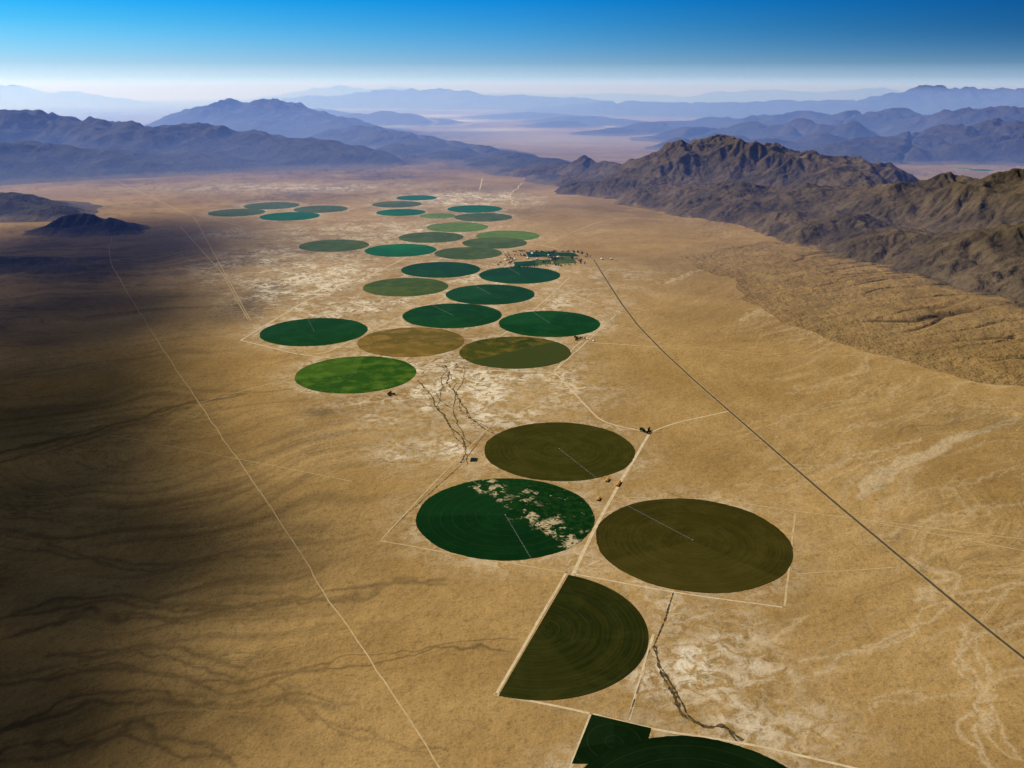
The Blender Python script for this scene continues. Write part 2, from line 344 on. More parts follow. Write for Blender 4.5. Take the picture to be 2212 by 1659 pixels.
def tile(x,y,scale,ang,seed):
    ca,sa=math.cos(ang),math.sin(ang)
    wx=x+900*scale*fbm(x/(5000*scale),y/(5000*scale),3,seed); wy=y+900*scale*fbm(x/(5000*scale)+5,y/(5000*scale),3,seed+9)
    a=(wx*ca-wy*sa)/(60*scale)+seed*31; b=(wx*sa+wy*ca)/(60*scale)+seed*17
    a=np.mod(a,TN); b=np.mod(b,TN); i=np.floor(a).astype(int)%TN; j=np.floor(b).astype(int)%TN; fa=a-np.floor(a); fb=b-np.floor(b)
    i1=(i+1)%TN; j1=(j+1)%TN
    return (tq[j,i]*(1-fa)+tq[j,i1]*fa)*(1-fb)+(tq[j1,i]*(1-fa)+tq[j1,i1]*fa)*fb
def envelope(x,y,pts,p=3.0):
    s=np.zeros_like(x)
    for (px,py,h,sg) in pts:
        if h<=0: continue
        s+=(h*np.exp(-((x-px)**2+(y-py)**2)/(2*sg*sg)))**p
    return s**(1/p)
def make_range(name,label,pts,cell,mat,seed,scale=1.0,cat='mountain range',stretch=1.0):
    P3=[]
    for (u,v,z,s) in pts:
        x,y,h=pk(u,v,z); P3.append((x,y,h*1.02,s*1000*stretch))
    x0=min(p[0]-3*p[3] for p in P3); x1=max(p[0]+3*p[3] for p in P3)
    y0=min(p[1]-3*p[3] for p in P3); y1=max(p[1]+3*p[3] for p in P3)
    gx=np.arange(x0,x1,cell); gy=np.arange(y0,y1,cell); x,y=np.meshgrid(gx,gy)
    k=1500*scale
    xw=x+0.25*k*fbm(x/k,y/k,3,seed+3); yw=y+0.25*k*fbm(x/k+4,y/k,3,seed+5)
    E=envelope(xw,yw,P3)
    q=tile(x,y,scale,0.5+seed,seed)
    r=ridged(x/(1100*scale),y/(1100*scale),4,seed+8)
    h=E*np.clip(.36+.38*q+.22*r,0.05,1.06)-14
    o=grid_mesh(name,x,y,h-drop(x,y),mat,keep=h>-12,attrs={'alt':('FLOAT',h),'cut':('FLOAT',q/1.5)})
    tag(o,label,cat,'structure'); return o
make_range('mountain_range',"dark blue hazy mountain range beside the valley",[(-260,238,22,2),(-120,240,22,2),(0,245,22,1.4),(65,246,21.5,1.1),(190,252,21.5,1.2),(300,264,21,1.2),(420,270,22,1.3),(520,282,22,1.2),(600,294,21.5,1.2),(680,305,21,1.0),(760,318,21,.9),(100,308,18.3,.8),(-10,308,18,.9),(250,316,18.8,.8),(-150,290,18,1.2),(420,322,19.5,.8)],50,M_far,1,.8)
make_range('ridge',"low dark ridge closing the far end of the valley",[(740,277,27,.9),(800,274,27,.8),(850,283,26,.8),(900,292,25,.7),(960,303,24,.7),(1030,313,22.5,.65),(1100,326,20.5,.6),(1160,336,19.3,.55),(1220,343,18.3,.5),(860,306,23,.6),(960,323,21.5,.5),(1050,343,19.8,.45),(1140,362,18.2,.4),(1210,375,17,.4)],45,M_far,2,.7)
make_range('mountain',"broad blue mountain with a rounded summit",[(545,212,32,1.7),(480,223,32,1.6),(620,226,32,1.5),(430,241,31,1.5),(690,246,31,1.3),(740,259,30,1.2),(560,254,29.5,1)],70,M_far,3,1.0)
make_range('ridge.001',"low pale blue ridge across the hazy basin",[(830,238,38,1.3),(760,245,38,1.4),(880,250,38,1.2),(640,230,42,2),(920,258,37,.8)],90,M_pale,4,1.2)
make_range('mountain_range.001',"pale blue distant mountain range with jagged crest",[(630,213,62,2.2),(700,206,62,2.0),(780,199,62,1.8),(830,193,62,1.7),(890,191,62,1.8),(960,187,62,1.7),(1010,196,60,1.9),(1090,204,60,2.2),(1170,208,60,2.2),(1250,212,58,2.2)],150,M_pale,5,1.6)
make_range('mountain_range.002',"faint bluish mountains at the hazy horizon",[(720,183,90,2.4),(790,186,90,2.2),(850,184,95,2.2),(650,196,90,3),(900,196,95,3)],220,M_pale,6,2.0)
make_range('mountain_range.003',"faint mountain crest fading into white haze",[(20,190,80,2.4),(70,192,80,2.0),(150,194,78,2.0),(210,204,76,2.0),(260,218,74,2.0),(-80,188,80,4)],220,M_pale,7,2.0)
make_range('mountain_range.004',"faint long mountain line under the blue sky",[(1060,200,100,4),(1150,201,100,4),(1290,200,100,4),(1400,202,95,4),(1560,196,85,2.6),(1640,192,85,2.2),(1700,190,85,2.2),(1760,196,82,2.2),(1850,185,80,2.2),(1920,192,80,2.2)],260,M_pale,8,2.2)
make_range('mountain_range.005',"blue-grey mountains with a pointed peak",[(2020,182,45,1.3),(1960,200,45,1.7),(2080,192,44,1.4),(2150,194,44,1.6),(2230,200,43,2.2),(2350,204,43,2.5),(1900,210,45,1.9),(1800,217,46,2.0),(1700,219,48,2.0),(1600,223,48,2.2),(1500,223,50,2.4),(1400,219,52,2.4),(1300,219,54,2.4)],110,M_far,9,1.3)
make_range('hills',"rolling blue-grey desert hills around the basin",[(1250,247,40,1.1),(1330,255,38,1.0),(1150,240,45,1.5),(1450,259,34,1.0),(1560,247,34,1.1),(1650,242,32,1.0),(1750,237,32,1.1),(1850,242,30,1.1),(1950,237,30,1.1),(2060,232,28,1.2),(2180,229,27,1.2),(2300,228,27,2),(1500,274,28,.8),(1620,264,28,.9),(1730,258,27,.8),(1400,264,32,.8),(1830,262,26,.7),(1560,284,25,.6),(1660,294,24,.6),(1320,272,31,.6),(1210,260,36,.8),(1780,282,24,.6),(1470,292,24.5,.4)],62,M_far,10,.8)
make_range('hills.001',"dark rugged hills beyond the side valley",[(1820,306,21.5,.8),(1900,296,22,.9),(2000,286,23,1.0),(2100,270,23,1.1),(2200,262,22.5,1.1),(2320,260,22.5,1.5),(1700,290,26,.9),(2130,298,21.3,.6),(2230,290,21,.7),(1960,318,20.9,.4),(2060,312,21,.45)],40,M_far,11,.6)
make_range('hill',"small dark rocky hill on the valley floor",[(180,460,11.5,.26),(235,470,11.4,.22),(130,474,11.4,.2)],22,M_far,12,.35,'hill')
make_range('hill.001',"low dark ridge rising from the alluvial fan",[(60,425,13,.4),(0,418,13,.5),(110,440,12.6,.3),(-80,415,13,.5)],25,M_far,13,.4,'hill')
make_range('hill.002',"low dark rock outcrops on the desert floor",[(60,552,9.4,.22),(120,574,9.1,.18),(15,578,9.1,.22),(-30,555,9.3,.25)],20,M_far,14,.3,'hill')
# near range with stream erosion
cell=30.0
gx=np.arange(-700,9200,cell); gy=np.arange(5000,20400,cell); x,y=np.meshgrid(gx,gy)
NP=[(1580,293,15.5,.9),(1500,306,15.5,.85),(1670,314,15,.85),(1790,328,14.5,.8),(1440,330,15.5,.75),(1275,334,17.5,.42),(1190,350,18,.6),(1340,348,17,.55),(1880,345,14.5,.8),(1840,362,13.5,.7),
(1250,375,16.3,.45),(1300,385,15,.5),(1380,380,14.8,.5),(1450,392,13.9,.5),(1600,385,13.2,.65),(1750,394,12.6,.65),(1850,402,12.2,.65),(1950,394,11.8,.65),(2050,390,11.4,.65),(2150,384,10.8,.7),(2260,376,10.4,.8),(2400,370,10,1.0),
(1500,435,12.9,.40),(1600,438,12.3,.40),(1700,448,11.5,.42),(1850,455,10.9,.42),(1780,480,10.7,.33),(1950,486,9.9,.42),(1880,520,9.7,.32),(2100,495,9.4,.48),(2020,545,9.1,.33),(2220,480,8.9,.6),(2350,470,8.6,.8),(2120,575,8.5,.34),(2200,560,8.5,.38),(2240,620,7.9,.34),(2400,560,8,.6)]
P3=[]
for (u,v,z,s) in NP:
    a,b,h=pk(u,v,z); P3.append((a,b,max(h,60)*1.03,s*1000))
AP=[]
for (u,v,h,s) in [(1700,570,30,.5),(1850,620,55,.5),(1990,690,85,.45),(2110,725,90,.42),(2240,760,100,.40),(2000,620,100,.6),(2150,660,130,.6),(1850,570,70,.6),(2300,700,140,.6)]:
    a,b=gp(u,v); AP.append((a,b,h,s*1000))
xw=x+260*fbm(x/1100,y/1100,4,91); yw=y+260*fbm(x/1100+7,y/1100,4,93)
Em=envelope(xw,yw,P3)
U=np.clip(Em/450,0,1.6)**0.45*(1+.5*fbm(x/500,y/500,4,95)); U[Em<25]=0
hh=erode(U,cell,26,22,0.17,9,0.02)
q=np.clip(hh/(gblur(hh,8)+6),0,1.8)
def up2(a):
    ny,nx=a.shape; b=np.empty((ny*2-1,nx*2-1)); b[::2,::2]=a
    b[::2,1::2]=(a[:,:-1]+a[:,1:])/2; b[1::2]=(b[:-1:2]+b[2::2])/2; return b
x2,y2,q2,Em2=up2(x),up2(y),up2(q),up2(Em)
Ea2=envelope(x2+200*fbm(x2/900,y2/900,3,91),y2+200*fbm(x2/900+7,y2/900,3,93),AP)*sstep(5050,5700,y2)
# a few long gullies cut along the slope of the smooth fan
wx=x2+200*fbm(x2/1400,y2/1400,4,201); wy=y2+200*fbm(x2/1400+3,y2/1400,4,203)
aa=wx*-.90+wy*-.43; cc=wx*.43-wy*.90
nA=fbm(aa/3600,cc/620,3,205,.30); nB=fbm(aa/2600,cc/300,2,209,.30)
gA=np.exp(-np.abs(nA/.030)**1.5); gB=np.exp(-np.abs(nB/.045)**1.5)
depth=np.clip(Ea2-26,0,90)*.48
ap=Ea2*.50-depth*gA-depth*.5*gB*(1-.5*gA)-2
h_m=Em2*np.clip(.36+.42*q2,0.04,1.04)+np.clip(Em2,0,260)/260*15*(ridged(x2/150,y2/150,3,97)-.4)-10
wm=sstep(40,150,Em2)
h2=np.maximum(h_m*wm+(1-wm)*-20,ap+wm*-15)
isap=ap>h_m*wm-20*(1-wm)
cutv=np.where(isap,1.0-.9*np.maximum(gA,gB*.7)*sstep(26,60,Ea2),np.where(Em2<60,1.0,q2/1.5))
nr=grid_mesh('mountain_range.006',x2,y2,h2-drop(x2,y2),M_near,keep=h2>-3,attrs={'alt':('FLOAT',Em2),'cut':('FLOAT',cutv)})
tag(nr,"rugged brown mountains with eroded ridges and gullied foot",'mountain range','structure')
# ---------------------------------------------------------------- crop fields
def crop_mat(name,base,acc,ring=.5,patch=.4,bare=None,split=None,bands=False):
    m=NT(name); P=m.obj(); s=m.new('ShaderNodeSeparateXYZ'); m.l.new(P,s.inputs[0])
    ln=m.new('ShaderNodeVectorMath'); ln.operation='LENGTH'; m.l.new(P,ln.inputs[0]); r=ln.outputs['Value']
    ang=m.math('ARCTAN2',s.outputs[1],s.outputs[0])
    cb=m.new('ShaderNodeCombineXYZ'); m.put(cb.inputs[0],m.math('MULTIPLY',r,0.075)); m.put(cb.inputs[1],m.math('MULTIPLY',ang,.7))
    rg=m.noise(cb.outputs[0],1.0,3,.7)
    loc=m.new('ShaderNodeObjectInfo').outputs['Random']
    off=m.new('ShaderNodeVectorMath'); off.operation='ADD'; m.l.new(P,off.inputs[0])
    c3=m.new('ShaderNodeCombineXYZ'); m.put(c3.inputs[2],m.math('MULTIPLY',loc,5000)); m.l.new(c3.outputs[0],off.inputs[1])
    pn=m.noise(off.outputs[0],0.008,5,.6,.3)
    c=m.mix(m.math('MULTIPLY',m.ramp(rg,.38,.64),ring),base,acc)
    c=m.mix(m.math('MULTIPLY',m.ramp(pn,.42,.68),patch),c,tuple(v*1.45+.004 for v in acc))
    c=m.mix(m.math('MULTIPLY',m.ramp(m.noise(off.outputs[0],0.05,3,.7),.5,.75),.35),c,tuple(v*.45 for v in base))
    # each field grows a little differently: one wedge is usually paler
    wd=m.math('MULTIPLY',m.ramp(m.math('SINE',m.math('ADD',ang,m.math('MULTIPLY',loc,6.28))),.55,.62),m.math('MULTIPLY',loc,.35))
    c=m.mix(wd,c,tuple(v*1.6+.004 for v in acc))
    if split:
        f=m.math('GREATER_THAN',s.outputs[0],-20); c=m.mix(f,c,m.mix(m.math('MULTIPLY',m.ramp(m.noise(P,0.015,4,.6),.45,.6),.9),split[0],split[1]))
    if bands:
        d=m.math('ADD',m.math('MULTIPLY',s.outputs[0],.82),m.math('MULTIPLY',s.outputs[1],.574))
        n=m.noise(P,0.009,4,.6); dd=m.math('ABSOLUTE',m.math('SUBTRACT',m.math('ADD',d,m.math('MULTIPLY',m.math('SUBTRACT',n,.5),350)),105))
        inb=m.ramp(dd,80,15); sidef=m.ramp(d,90,170)
        nn=m.noise(P,0.014,6,.62,1.0)
        f=m.math('MULTIPLY',inb,m.ramp(nn,.51,.56)); f2=m.math('MULTIPLY',sidef,m.math('MULTIPLY',m.ramp(m.noise(P,0.013,6,.62,.8),.60,.64),.8))
        c=m.mix(m.math('MULTIPLY',m.math('MAXIMUM',sidef,inb),m.math('MULTIPLY',m.ramp(m.noise(P,.03,4,.7),.45,.6),.6)),c,(0.012,0.050,0.006))
        c=m.mix(m.math('MULTIPLY',m.math('MAXIMUM',f,f2,True),m.ramp(m.noise(P,.07,3,.7),.38,.50)),c,(0.50,0.39,0.22))
    tr=m.math('LESS_THAN',m.math('ABSOLUTE',m.math('SUBTRACT',m.math('FRACT',m.math('MULTIPLY',r,1/52.0)),.5)),0.03)
    c=m.mix(m.math('MULTIPLY',tr,.07),c,(0.14,0.10,0.04))
    m.color(c); m.bump(m.math('ADD',m.math('MULTIPLY',rg,2),m.noise(P,0.08,3,.7)),.4,1.5); return m.m
MS={'olive_brown':crop_mat('stubble_crop',(0.030,0.031,0.003),(0.054,0.045,0.005),.6,.35),
'brown':crop_mat('cut_brown_crop',(0.032,0.028,0.003),(0.056,0.043,0.005),.6,.3),
'patchy':crop_mat('alfalfa_with_bare_soil',(0.001,0.021,0.003),(0.002,0.028,0.004),.4,.3,bands=True),
'bright':crop_mat('fresh_green_crop',(0.014,0.068,0.006),(0.060,0.110,0.008),.35,.8),
'dark':crop_mat('alfalfa_crop',(0.001,0.038,0.005),(0.004,0.052,0.007),.5,.45),
'emerald':crop_mat('emerald_crop',(0.001,0.090,0.016),(0.002,0.105,0.020),.3,.35),
'olive':crop_mat('olive_crop',(0.040,0.080,0.009),(0.070,0.090,0.012),.4,.55),
'light':crop_mat('yellow_green_crop',(0.085,0.160,0.014),(0.115,0.170,0.020),.4,.5),
'tan':crop_mat('dry_tan_crop',(0.105,0.085,0.014),(0.200,0.115,0.024),.6,.8),
'split':crop_mat('half_and_half_crop',(0.016,0.042,0.004),(0.105,0.074,0.010),.3,.95,split=((0.042,0.060,0.012),(0.050,0.054,0.012))),
'deep':crop_mat('deep_green_crop',(0.002,0.010,0.001),(0.004,0.015,0.002),.5,.3),
'half':crop_mat('half_round_crop',(0.013,0.018,0.002),(0.030,0.029,0.003),.8,.4)}
LB={'olive_brown':"large round olive-brown stubble field with pivot track",'brown':"large round brown field with concentric wheel tracks",'patchy':"dark green round field with pale bare soil patches",
'bright':"bright green round field with mottled yellow patches",'dark':"dark green round irrigated alfalfa field",'emerald':"small emerald green round irrigated field",'olive':"dull olive green round irrigated field",
'light':"light yellow-green round irrigated field",'tan':"dry tan-brown round field in the desert",'split':"round field split into mottled and plain olive halves",'deep':"deep dark green round field beside a square plot"}
def field(xc,yc,R,st,poly=None,lift=0.8,rot=0):
    V=[];n=160
    if poly is None:
        for j in range(n):
            a=2*math.pi*j/n; rr=R*(1+0.004*math.sin(9*a+R)+random.uniform(-.004,.004)); V.append((rr*math.cos(a),rr*math.sin(a)))
    else: V=poly
    cz=-drop(xc,yc)+lift
    ca,sa=math.cos(rot),math.sin(rot)
    vv=[(0,0,0)]+[(a,b,-drop(xc+a*ca-b*sa,yc+a*sa+b*ca)+lift-cz) for a,b in V]
    if poly is None: fs=[(0,1+i,1+(i+1)%n) for i in range(n)]
    else:
        vv=vv[1:]; fs=[tuple(range(len(vv)))]
    o=bpy.data.objects.new('crop_field',py_mesh('crop_field',vv,fs,[MS[st]])); o.location=(xc,yc,cz); o.rotation_euler=(0,0,rot)
    COL.objects.link(o); tag(o,LB.get(st,''), 'crop field',group='irrigated fields in the desert valley'); return o
for i,(xc,yc,R,st) in enumerate(FIELDS):
    field(xc,yc,R,st,lift=0.8+0.15*(i%3),rot={'split':-0.9}.get(st,0))
ax,ay=gp(1228,1242); bx,by=gp(1077,1503); cx_,cy_=(ax+bx)/2,(ay+by)/2; RH=math.hypot(ax-bx,ay-by)/2
a0=math.atan2(ay-cy_,ax-cx_); pl=[(RH*math.cos(a0-math.pi*k/90),RH*math.sin(a0-math.pi*k/90)) for k in range(91)]
o=field(cx_,cy_,RH,'half',poly=pl[::-1]); o["label"]="half-round dark olive field with curved furrows"
def plot(pts,st,label,lift=.5):
    x0=sum(gp(*p)[0] for p in pts)/len(pts); y0=sum(gp(*p)[1] for p in pts)/len(pts)
    pl=[(gp(*p)[0]-x0,gp(*p)[1]-y0) for p in pts]; o=field(x0,y0,100,st,poly=pl[::-1],lift=lift); o["label"]=label
plot([(1278,1543),(1407,1573),(1385,1650),(1235,1650)],'deep',"small square dark green plot beside a round field")
for p,s_ in [([(1135,544),(1195,543),(1208,553),(1142,556)],'dark'),([(1190,556),(1238,554),(1246,568),(1196,571)],'olive'),([(1110,566),(1155,563),(1165,573),(1112,577)],'dark'),([(1150,562),(1188,560),(1192,571),(1160,572)],'olive'),([(1198,545),(1240,546),(1252,554),(1210,554)],'dark')]:
    plot(p,s_,"small rectangular green plot in the farm settlement",.6)
# ---------------------------------------------------------------- roads and washes
def soil_mat(name,a,b,sc=.03):
    m=NT(name); m.color(m.mix(m.ramp(m.noise(m.pos(),sc,4,.7),.35,.65),a,b)); return m.m
M_dirt=soil_mat('pale_dirt_road',(0.55,0.41,0.22),(0.70,0.55,0.33))
M_dirt2=soil_mat('faint_dirt_track',(0.48,0.33,0.15),(0.60,0.44,0.22))
M_shld=soil_mat('road_shoulder_gravel',(0.36,0.24,0.10),(0.46,0.31,0.13))
M_asph=soil_mat('old_asphalt',(0.070,0.052,0.030),(0.10,0.076,0.042))
M_wash=soil_mat('wash_brush',(0.030,0.022,0.010),(0.14,0.10,0.045),.08)
def ribbon(name,pts,width,mat,label,lift,cat='road',jit=0.0,wj=0.0,world=False,step=60,gain=.7):
    W=pts if world else [gp(*p) for p in pts]
    L=[]
    for (x0,y0),(x1,y1) in zip(W[:-1],W[1:]):
        n=max(1,int(math.hypot(x1-x0,y1-y0)/step))
        for k in range(n): L.append((x0+(x1-x0)*k/n,y0+(y1-y0)*k/n))
    L.append(W[-1]); L=np.array(L)
    for _ in range(3):
        if len(L)>4: L[1:-1]=(L[:-2]+2*L[1:-1]+L[2:])/4
    t=np.gradient(L,axis=0); t/=np.linalg.norm(t,axis=1)[:,None]+1e-9; nn=np.stack([-t[:,1],t[:,0]],1)
    if jit: 
        s=np.arange(len(L))*step; off=jit*fbm(s/380.0,s*0+len(L)*1.7,5,len(L)+3,gain); L=L+nn*off[:,None]
        t=np.gradient(L,axis=0); t/=np.linalg.norm(t,axis=1)[:,None]+1e-9; nn=np.stack([-t[:,1],t[:,0]],1)
    w=np.full(len(L),width/2.0)
    if wj: w=w*np.clip(1+wj*rng.normal(size=len(L)),.12,2.5)
    A_=L+nn*w[:,None]; B_=L-nn*w[:,None]; V=[];Fc=[]
    for k in range(len(L)):
        V.append((A_[k,0],A_[k,1],-drop(*A_[k])+lift)); V.append((B_[k,0],B_[k,1],-drop(*B_[k])+lift))
        if k: Fc.append((2*k-2,2*k-1,2*k+1,2*k))
    o=bpy.data.objects.new(name,py_mesh(name,V,Fc,[mat])); COL.objects.link(o); tag(o,label,cat,'structure'); return o
hw=[(1282,560),(1310,605),(1342,655),(1378,703),(1430,757),(1500,822),(1580,892),(1690,988),(1800,1083),(1950,1208),(2100,1333),(2212,1422),(2330,1515)]
ribbon('road_shoulder',hw,25,M_shld,"pale graded shoulder along the desert highway",.25)
ribbon('road',hw,12,M_asph,"long straight dark paved desert highway",.5)
dr=lambda p,w=7,l="thin pale dirt road across the desert",m=M_dirt,j=3,li=.4: ribbon('dirt_road',p,w,m,l,li,'dirt road',jit=j)
dr([(243,508),(236,535),(240,570),(280,640),(330,720),(430,872),(540,1030),(620,1150),(700,1280),(800,1425),(900,1575),(960,1670),(1000,1740)],5,"long thin dirt track crossing the alluvial fan",M_dirt2,12)
dr([(1215,1300),(1240,1235),(1285,1140),(1338,1045),(1404,935)],15,"pale farm road between the round fields",M_dirt,2)
dr([(1404,935),(1300,913),(1250,860),(1198,803)],10); dr([(1404,935),(1440,918),(1575,888)],10)
dr([(1224,1236),(1070,1503)],10); dr([(1066,1499),(1280,1541),(1420,1580),(1600,1602),(1760,1640),(1860,1662),(2000,1700)],10)
dr([(1240,1240),(1455,1280),(1690,1312)],8); dr([(1695,1310),(1718,1110)],8,m=M_dirt2)
dr([(1335,1075),(1550,1078),(1720,1105),(1830,1118),(2212,1165)],7,m=M_dirt2); dr([(1412,1370),(1358,1556)],10)
dr([(1405,1400),(1395,1445),(1355,1560)],6,m=M_dirt2)
dr([(1070,910),(940,1040),(825,1165)],7,m=M_dirt2); dr([(820,1168),(1000,1200),(1228,1238)],8,m=M_dirt2)
dr([(1040,905),(1200,900),(1300,913)],7,m=M_dirt2)
dr([(1278,1540),(1235,1650),(1220,1690)],10)
dr([(1195,805),(1240,750),(1320,690)],9); dr([(1250,738),(1430,750)],9); dr([(1195,620),(1290,657)],9); dr([(1290,700),(1440,745),(1700,770),(1880,768)],6,m=M_dirt2)
dr([(520,735),(660,650),(790,600),(1010,490),(1050,455)],14,"pale section road along the fields",M_dirt)
dr([(520,735),(640,765),(900,795),(1195,805)],12); dr([(640,765),(700,765),(830,700),(1060,600),(1100,570)],11,m=M_dirt)
dr([(1200,800),(1330,680)],9); dr([(1000,780),(1120,700),(1230,600)],10,m=M_dirt)
dr([(430,870),(800,770)],6,m=M_dirt2); dr([(240,940),(560,1000),(760,1040)],4,m=M_dirt2)
dr([(1130,395),(1100,420),(1110,445)],18,"winding pale track near the ridge foot",M_dirt,60); dr([(1042,385),(1036,410)],18,m=M_dirt)
dr([(355,450),(450,470),(600,510),(780,560)],11,m=M_dirt2); dr([(0,372),(250,390),(420,470),(540,690)],9,m=M_dirt2)
dr([(390,490),(480,590),(535,690)],9,m=M_dirt2)
dr([(1170,530),(1290,480),(1360,470),(1500,480)],12,m=M_dirt2); dr([(1100,520),(1170,530),(1280,555)],12)
dr([(340,330),(365,345),(355,372)],28,"pale gully track on the mountain foot",M_dirt,80); dr([(450,325),(560,345),(800,360),(900,352)],30,m=M_dirt2); dr([(610,350),(760,362),(900,360)],24,m=M_dirt2)
dr([(2212,1190),(1870,1125)],6,m=M_dirt2); dr([(1720,1240),(1940,1225)],6,m=M_dirt2)
def wash(p,w,m=M_wash,l="dark brush-lined dry wash in pale soil",j=42,n=1,wj=.6,li=.3):
    for k in range(n):
        q_=[(a+random.uniform(-5,5)*k,b+random.uniform(-5,5)*k) for a,b in p]
        ribbon('dry_wash',q_,w*(1-.4*k)*.7,m,l,li+.03*k,'dry wash',jit=j*(1+.4*k),wj=wj,step=10,gain=.56)
wash([(900,822),(935,850),(945,890),(985,925),(1012,965),(1000,1000)],11,n=2)
wash([(960,790),(975,830),(1000,880),(1055,930),(1065,935)],10,n=2)
wash([(1010,790),(990,840),(975,890),(1010,960)],7)
wash([(985,785),(950,820),(960,870),(1020,905)],6)
wash([(880,780),(905,790),(960,770),(1010,775)],8)
wash([(1412,1395),(1425,1450),(1462,1500),(1482,1545),(1530,1572),(1560,1565),(1605,1600)],13,n=2,j=20)
wash([(1455,1280),(1440,1330),(1410,1400)],7,j=4)
wash([(1050,935),(1000,1000),(880,1110),(840,1150)],5,j=6)
# ---------------------------------------------------------------- farm things
def boxv(x0,x1,y0,y1,z0,z1):
    return [(x0,y0,z0),(x1,y0,z0),(x1,y1,z0),(x0,y1,z0),(x0,y0,z1),(x1,y0,z1),(x1,y1,z1),(x0,y1,z1)],[(0,3,2,1),(4,5,6,7),(0,1,5,4),(1,2,6,5),(2,3,7,6),(3,0,4,7)]
def boxes(name,bl,mat):
    V=[];Fc=[]
    for b in bl:
        v,f=boxv(*b); k=len(V); V+=v; Fc+=[tuple(i+k for i in q) for q in f]
    return py_mesh(name,V,Fc,[mat])
def flat(name,c,rough=.7):
    m=NT(name); m.color(m.mix(m.noise(m.obj(),.4,3,.6),tuple(v*.8 for v in c),c)); m.b.inputs['Roughness'].default_value=rough; return m.m
M_or=flat('rusty_orange_roof',(0.60,0.27,0.04)); M_wall=flat('tan_painted_wall',(0.45,0.36,0.25)); M_white=flat('white_metal_roof',(0.75,0.75,0.72)); M_grey=flat('galvanised_steel',(0.40,0.40,0.38)); M_door=flat('dark_door',(0.08,0.06,0.05)); M_tyre=flat('tyre_rubber',(0.03,0.03,0.03))
def child(o,p,n):
    o.parent=p; COL.objects.link(o); return o
def building(kind,u,v,L,Wd,hgt,rot,roof,label,cat,grp=None):
    x,y=gp(u,v); e=bpy.data.objects.new(kind,None); e.location=(x,y,-drop(x,y)+.3); e.rotation_euler=(0,0,rot); COL.objects.link(e); e.empty_display_size=5
    tag(e,label,cat,group=grp)
    child(bpy.data.objects.new('wall',boxes('wall',[(-Wd/2,Wd/2,-L/2,L/2,-1,hgt)],M_wall)),e,0)
    ov=.8; r=hgt+Wd*.22
    V=[(-Wd/2-ov,-L/2-ov,hgt-.1),(0,-L/2-ov,r),(Wd/2+ov,-L/2-ov,hgt-.1),(-Wd/2-ov,L/2+ov,hgt-.1),(0,L/2+ov,r),(Wd/2+ov,L/2+ov,hgt-.1)]
    child(bpy.data.objects.new('roof',py_mesh('roof',V,[(0,1,4,3),(1,2,5,4),(0,2,1),(3,4,5),(0,3,5,2)],[roof])),e,0)
    child(bpy.data.objects.new('door',boxes('door',[(-2.2,2.2,-L/2-.12,-L/2-.01,0,min(4,hgt-.5))],M_door)),e,0)
    child(bpy.data.objects.new('window',boxes('window',[(Wd/2+.01,Wd/2+.1,-L/4,-L/4+2.5,1.2,2.6)],M_door)),e,0)
    return e
ro=-0.36
for u,v,L in [(1312,1038,38),(1336,1046,56),(1293,1079,34)]:
    building('hay_shed',u,v,L,12,6,ro,M_or,"long orange-roofed hay shed beside the farm road",'shed','hay sheds by the farm road')
building('farmhouse',1400,931,18,11,4,.3,M_white,"white-roofed farmhouse among trees at a crossroads",'house')
for u,v in [(1268,733),(1282,737)]: building('farmhouse',u,v,20,12,4,.5,M_white,"pale farmhouse beside the round fields",'house')
for k,(u,v,r) in enumerate([(1080,566,M_or),(1092,562,M_white),(1100,568,M_or),(1075,571,M_or),(1112,560,M_white),(1140,558,M_white),(1160,560,M_white),(1185,552,M_white),(1205,556,M_white),(1300,560,M_white),(1320,560,M_white),(1150,548,M_white),(1128,552,M_white)]):
    building('farm_building',u,v,random.uniform(30,60),random.uniform(16,26),7,random.uniform(-.5,.5),r,("rusty-roofed" if r is M_or else "white-roofed")+" farm building in the tree-lined settlement",'building','buildings of the farm settlement')
M_w=NT('pond_water'); M_w.color((0.01,0.02,0.02)); M_w.b.inputs['Roughness'].default_value=.15
x0,y0=gp(1024,993); o=bpy.data.objects.new('pond',py_mesh('pond',[(x0-20,y0-28,-drop(x0,y0)+.45),(x0+16,y0-24,-drop(x0,y0)+.45),(x0+20,y0+20,-drop(x0,y0)+.45),(x0-16,y0+26,-drop(x0,y0)+.45)],[(0,1,2,3)],[M_w.m])); COL.objects.link(o); tag(o,"small dark square farm pond",'pond','structure')
M_leaf=NT('tree_leaves'); M_leaf.color(M_leaf.mix(M_leaf.noise(M_leaf.obj(),.5,3,.6),(0.012,0.034,0.008),(0.045,0.08,0.020))); M_leaf=M_leaf.m; M_bark=flat('bark',(0.12,0.08,0.05))
